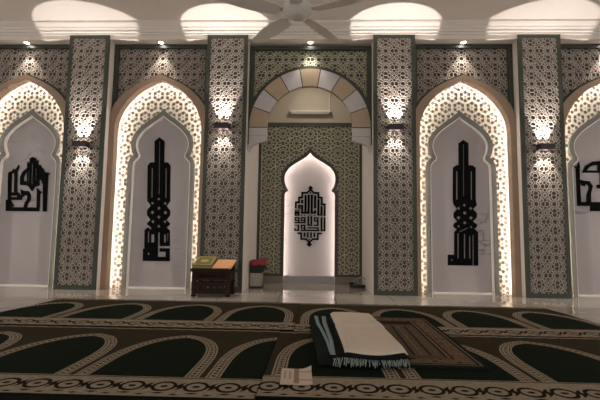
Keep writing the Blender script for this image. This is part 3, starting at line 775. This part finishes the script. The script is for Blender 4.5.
def sheet(x0f, x1f, x0n, x1n, yf, yn, za, th, drop, nx=14, ny=30, crease=True):
    b = bmesh.new(); T_, B_ = [], []
    for j in range(ny+1):
        t = j/ny; rt_, rb_ = [], []
        for i in range(nx+1):
            s = i/nx
            x = L2(L2(x0f, x0n, t), L2(x1f, x1n, t), s)-.36
            bow = -.055*sin(pi*min(1, s*1.0))**1.0*t**3
            y = L2(yf, yn, t)+2.3+bow
            z = za-drop*max(0, (t-.86)/.14)**2
            if crease:
                z += .016*math.exp(-((t-.40-.03*sin(5*s))/.022)**2)*(1-.4*s)+.009*math.exp(-((t-.47+.05*s)/.02)**2)*s+.003*sin(5*s+3*t)
            z += -.016*max(0, (s-.93)/.07)**2-.010*max(0, (.06-s)/.06)**2
            rt_.append(b.verts.new((x, y, z+th))); rb_.append(b.verts.new((x, y, z)))
        T_.append(rt_); B_.append(rb_)
    for j in range(ny):
        for i in range(nx):
            b.faces.new((T_[j][i], T_[j+1][i], T_[j+1][i+1], T_[j][i+1])); b.faces.new((B_[j][i], B_[j][i+1], B_[j+1][i+1], B_[j+1][i]))
    for j in range(ny):
        b.faces.new((T_[j][0], B_[j][0], B_[j+1][0], T_[j+1][0])); b.faces.new((T_[j][nx], T_[j+1][nx], B_[j+1][nx], B_[j][nx]))
    for i in range(nx):
        b.faces.new((T_[0][i], T_[0][i+1], B_[0][i+1], B_[0][i])); b.faces.new((T_[ny][i], B_[ny][i], B_[ny][i+1], T_[ny][i+1]))
    bmesh.ops.recalc_face_normals(b, faces=b.faces)
    return b
fin('top_sheet', sheet(.192, .488, .222, .522, -1.88, -2.925, .0195, .005, .013), M['cloth'], cl, True)
o = fin('dark_lining', sheet(.188, .488, .212, .530, -1.89, -2.950, .006, .009, .014, crease=False), M['blanket'], cl, True); o['label'] = 'dark lining'

# ------------------------------------------------------------------ sheet of paper
pa = thing('paper_sheet', 'sheet of printed paper lying on the near carpet border in front of the blanket', 'paper', (0, -3.125, .0175), radians(2))
b = bmesh.new(); n = 12; g0 = []
for j in range(n+1):
    row = []
    for i in range(n+1):
        u, v = i/n, j/n
        c = max(0, u+v-1.55)/.45; z = .0012+.016*c*c+.0015*sin(4*u+2)+.002*max(0, .2-v)*5*u
        row.append(b.verts.new(((u-.5)*.134, (v-.5)*.225, max(.001, z))))
    g0.append(row)
for j in range(n):
    for i in range(n):
        f = b.faces.new((g0[j][i], g0[j][i+1], g0[j+1][i+1], g0[j+1][i]))
        u, v = (i+.5)/n, (j+.5)/n
        f.material_index = 1 if .42 < u < .58 and v > .08 else (2 if (.10 < u < .36 and .30 < v < .85 and i % 2) else (2 if u > .62 and (j in (3, 9)) else 0))
ex = bmesh.ops.extrude_face_region(b, geom=list(b.faces)); bmesh.ops.translate(b, verts=[v for v in ex['geom'] if isinstance(v, bmesh.types.BMVert)], vec=(0, 0, .0006))
bmesh.ops.recalc_face_normals(b, faces=b.faces)
fin('sheet', b, [M['paper'], M['print_brown'], M['print_grey']], pa)

# ------------------------------------------------------------------ book desk
DX, DY = -1.025, -.27
dk = thing('book_desk', 'low dark carved wooden book desk with sloping top before the left pilaster', 'desk', (DX, DY, 0))
def leg(x, y, h):
    bm = bmesh.new(); box(bm, x-.020, x+.020, y-.018, y+.018, 0, h, .004); box(bm, x-.024, x+.024, y-.022, y+.022, h*.42, h*.47, .003); box(bm, x-.024, x+.024, y-.022, y+.022, .0, .02, .003)
    fin('leg', bm, M['wood'], dk)
for x in (-.185, .185):
    leg(x, -.125, .268); leg(x, .115, .34)
def apron(z0, z1, y, nm):
    q = rect(-.164, .164, z0, z1)
    hs = []
    n = 9
    for i in range(n):
        cx = -.145+.29*i/(n-1)
        if i % 2: hs.append(ngon(cx, (z0+z1)/2, .016, 8))
        else: hs += [kite(cx, (z0+z1)/2, a*pi/2, .005, .014, .026, .007) for a in range(4)]
    slab(nm, [q]+hs, lambda s: 0 if s == {0} else None, y-.009, y+.009, M['wood'], dk)
apron(.170, .258, -.125, 'front_apron'); apron(.050, .130, -.125, 'carved_panel'); apron(.170, .32, .115, 'back_apron')
boxo('stretcher', M['wood'], (-.164, .164, -.140, -.112, .131, .155), dk, .004); boxo('stretcher', M['wood'], (-.164, .164, -.140, -.112, .028, .050), dk, .004)
for x in (-.185, .185): 
    o = boxo('side_rail', M['wood'], (x-.010, x+.010, -.106, .096, .16, .26), dk, .003)
boxo('shelf', M['wood'], (-.164, .164, -.105, .10, .131, .145), dk, .003)
def slope_board(name, x0, x1, y0, y1, z0, z1, th, m, parent, bev=.004, lip=False):
    """board from front edge (y0,z0) up to back edge (y1,z1)"""
    bm = bmesh.new(); Ls = math.hypot(y1-y0, z1-z0); a = math.atan2(z1-z0, y1-y0)
    box(bm, x0, x1, 0, Ls, 0, th, bev)
    bmesh.ops.rotate(bm, verts=bm.verts, cent=(0, 0, 0), matrix=Matrix.Rotation(a, 3, 'X')); bmesh.ops.translate(bm, verts=bm.verts, vec=(0, y0, z0))
    return fin(name, bm, m, parent)
sl = (.415-.318)/.32
slope_board('top', -.215, .200, -.175, .145, .270, .367, .018, M['wood'], dk)
boxo('front_lip', M['wood'], (-.215, .200, -.192, -.1745, .264, .297), dk, .004)
# book and card on the slope
bk = thing('book', 'green book with gold ornament lying on the left of the book desk', 'book', (DX-.10, DY-.165, .294))
slope_board('cover', -.105, .105, .0, .285, .0, .0864, .005, M['book_green'], bk, .001)
slope_board('page_block', -.100, .100, .004, .280, .0055, .0895, .026, M['page'], bk, .002)
slope_board('front_cover', -.106, .106, .0, .286, .034, .1205, .004, M['book_green'], bk, .001)
a = math.atan2(.0864, .285)
bm = slab_mesh([offset([(x, z) for x, z in rect(-.06, .06, .08, .20)], 0), ngon(0, .14, .045, 10), ngon(0, .14, .028, 10)], lambda s: 0 if (1 in s and 2 not in s) or 2 in s else None, .0045, .0020, 'XY')
for q in (0, 1):
    pass
bmesh.ops.rotate(bm, verts=bm.verts, cent=(0, 0, 0), matrix=Matrix.Rotation(a, 3, 'X')); bmesh.ops.translate(bm, verts=bm.verts, vec=(0, 0, .0345))
o = fin('gold_medallion', bm, M['book_gold'], bk)
for (x0, x1, y0, y1) in ((-.098, -.084, .012, .274), (.084, .098, .012, .274), (-.083, .083, .012, .03), (-.083, .083, .256, .274)):
    bm = slab_mesh([rect(x0, x1, y0, y1)], lambda s: 0 if 0 in s else None, .0045, .002, 'XY')
    bmesh.ops.rotate(bm, verts=bm.verts, cent=(0, 0, 0), matrix=Matrix.Rotation(a, 3, 'X')); bmesh.ops.translate(bm, verts=bm.verts, vec=(0, 0, .0345))
    fin('gold_border', bm, M['book_gold'], bk)
cd = thing('card_folder', 'orange-brown card folder lying on the right of the book desk', 'folder', (DX+.10, DY-.170, .2915), radians(-3))
slope_board('back_board', -.092, .118, 0, .26, .0, .0788, .004, M['folder'], cd, .001)
slope_board('inner_sheets', -.088, .114, .003, .255, .005, .0823, .005, M['page'], cd, .001)
slope_board('front_board', -.092, .118, 0, .26, .0105, .0893, .004, M['folder'], cd, .001)

# ------------------------------------------------------------------ bin with red bag
bn = thing('pedal_bin', 'small pale grey bin with black flared top inside the left of the centre arch', 'bin', (-.672, .60, 0))
def taper(bm, a0, a1, z0, z1, b0, b1, dx=0):
    v = [bm.verts.new(q) for q in ((-a0, -b0, z0), (a0, -b0, z0), (a0, b0, z0), (-a0, b0, z0), (-a1+dx*.0, -b1, z1), (a1+dx, -b1, z1), (a1+dx, b1, z1), (-a1, b1, z1))]
    fs = [bm.faces.new([v[i] for i in f]) for f in ((3, 2, 1, 0), (4, 5, 6, 7), (0, 1, 5, 4), (1, 2, 6, 5), (2, 3, 7, 6), (3, 0, 4, 7))]
    bmesh.ops.bevel(bm, geom=list({e for f in fs for e in f.edges}), offset=.006, segments=2, affect='EDGES')
bm = bmesh.new(); taper(bm, .072, .078, 0.018, .185, .075, .08); fin('body', bm, M['bin'], bn)
bm = bmesh.new(); taper(bm, .076, .076, 0, .018, .078, .078); fin('base', bm, M['black_plastic'], bn)
bm = bmesh.new(); taper(bm, .077, .080, .186, .285, .08, .09, .052); fin('top_section', bm, M['black_plastic'], bn)
boxo('pedal', M['black_plastic'], (.0765, .105, -.03, .03, .012, .026), bn, .004)
b = bmesh.new(); random.seed(11)
prof = [(.080, .286), (.086, .262), (.090, .290), (.088, .335), (.080, .352), (.05, .345), (.02, .338)]
rings = []
nn = 28
for r_, z in prof:
    ring_ = []
    for k in range(nn):
        t = 2*pi*k/nn; sq = 1/max(abs(cos(t)), abs(sin(t)))**.75
        j = 1+.07*sin(5*t+z*40)+.04*random.uniform(-1, 1)
        ring_.append(b.verts.new((r_*sq*j*cos(t)*1.08+.020*(1 if cos(t) > 0 else 0)*max(0, cos(t)), r_*sq*j*sin(t), z+.010*sin(3*t+1)+.006*random.uniform(-1, 1)+.016*cos(t))))
    rings.append(ring_)
for r0, r1 in zip(rings, rings[1:]):
    for k in range(nn): b.faces.new((r0[k], r0[(k+1) % nn], r1[(k+1) % nn], r1[k]))
b.faces.new(rings[-1]); b.faces.new(rings[0][::-1]); bmesh.ops.recalc_face_normals(b, faces=b.faces)
o = fin('plastic_bag', b, M['red'], None, True); o.location = (-.660, .60, .003)
tag(o, 'crumpled red plastic bag spilling over the top of the small grey bin', 'bag')

# ------------------------------------------------------------------ cable bundle at the right jamb
cb = thing('adapter_bundle', 'low black bundle with pale cord loops on the floor right inside the centre arch', 'cable', (.645, .72, 0))
bm = bmesh.new(); box(bm, -.11, .105, -.035, .035, 0, .045, .012); fin('case', bm, M['black_plastic'], cb)
bm = bmesh.new(); lathe(bm, [(.02, .045), (.034, .05), (.036, .068), (.02, .078)], 16, (-.075, 0)); fin('plug', bm, M['black_plastic'], cb, True)
bm = bmesh.new(); tube(bm, [(-.06+.17*t, .0, .048+.085*sin(pi*min(1, t*.62+.12))) for t in [k/14 for k in range(15)]], .0035, 6)
fin('cord', bm, M['cord'], cb)
bm = bmesh.new(); tube(bm, [(.05+.05*cos(t), .01, .10+.045*sin(t)) for t in [2*pi*k/18 for k in range(18)]], .003, 6, True); fin('cord_loop', bm, M['cord'], cb)

# ------------------------------------------------------------------ light of the hall
w = bpy.data.worlds.new('world'); S.world = w; w.use_nodes = True
w.node_tree.nodes['Background'].inputs[0].default_value = (1, .98, .945, 1)
w.node_tree.nodes['Background'].inputs[1].default_value = .95
S.view_settings.view_transform = 'Standard'; S.view_settings.look = 'None'; S.view_settings.gamma = 1; S.view_settings.use_curve_mapping = False
S.view_settings.exposure = 0
S.cycles.max_bounces = 8; S.cycles.sample_clamp_indirect = 6
S.cycles.use_denoising = True
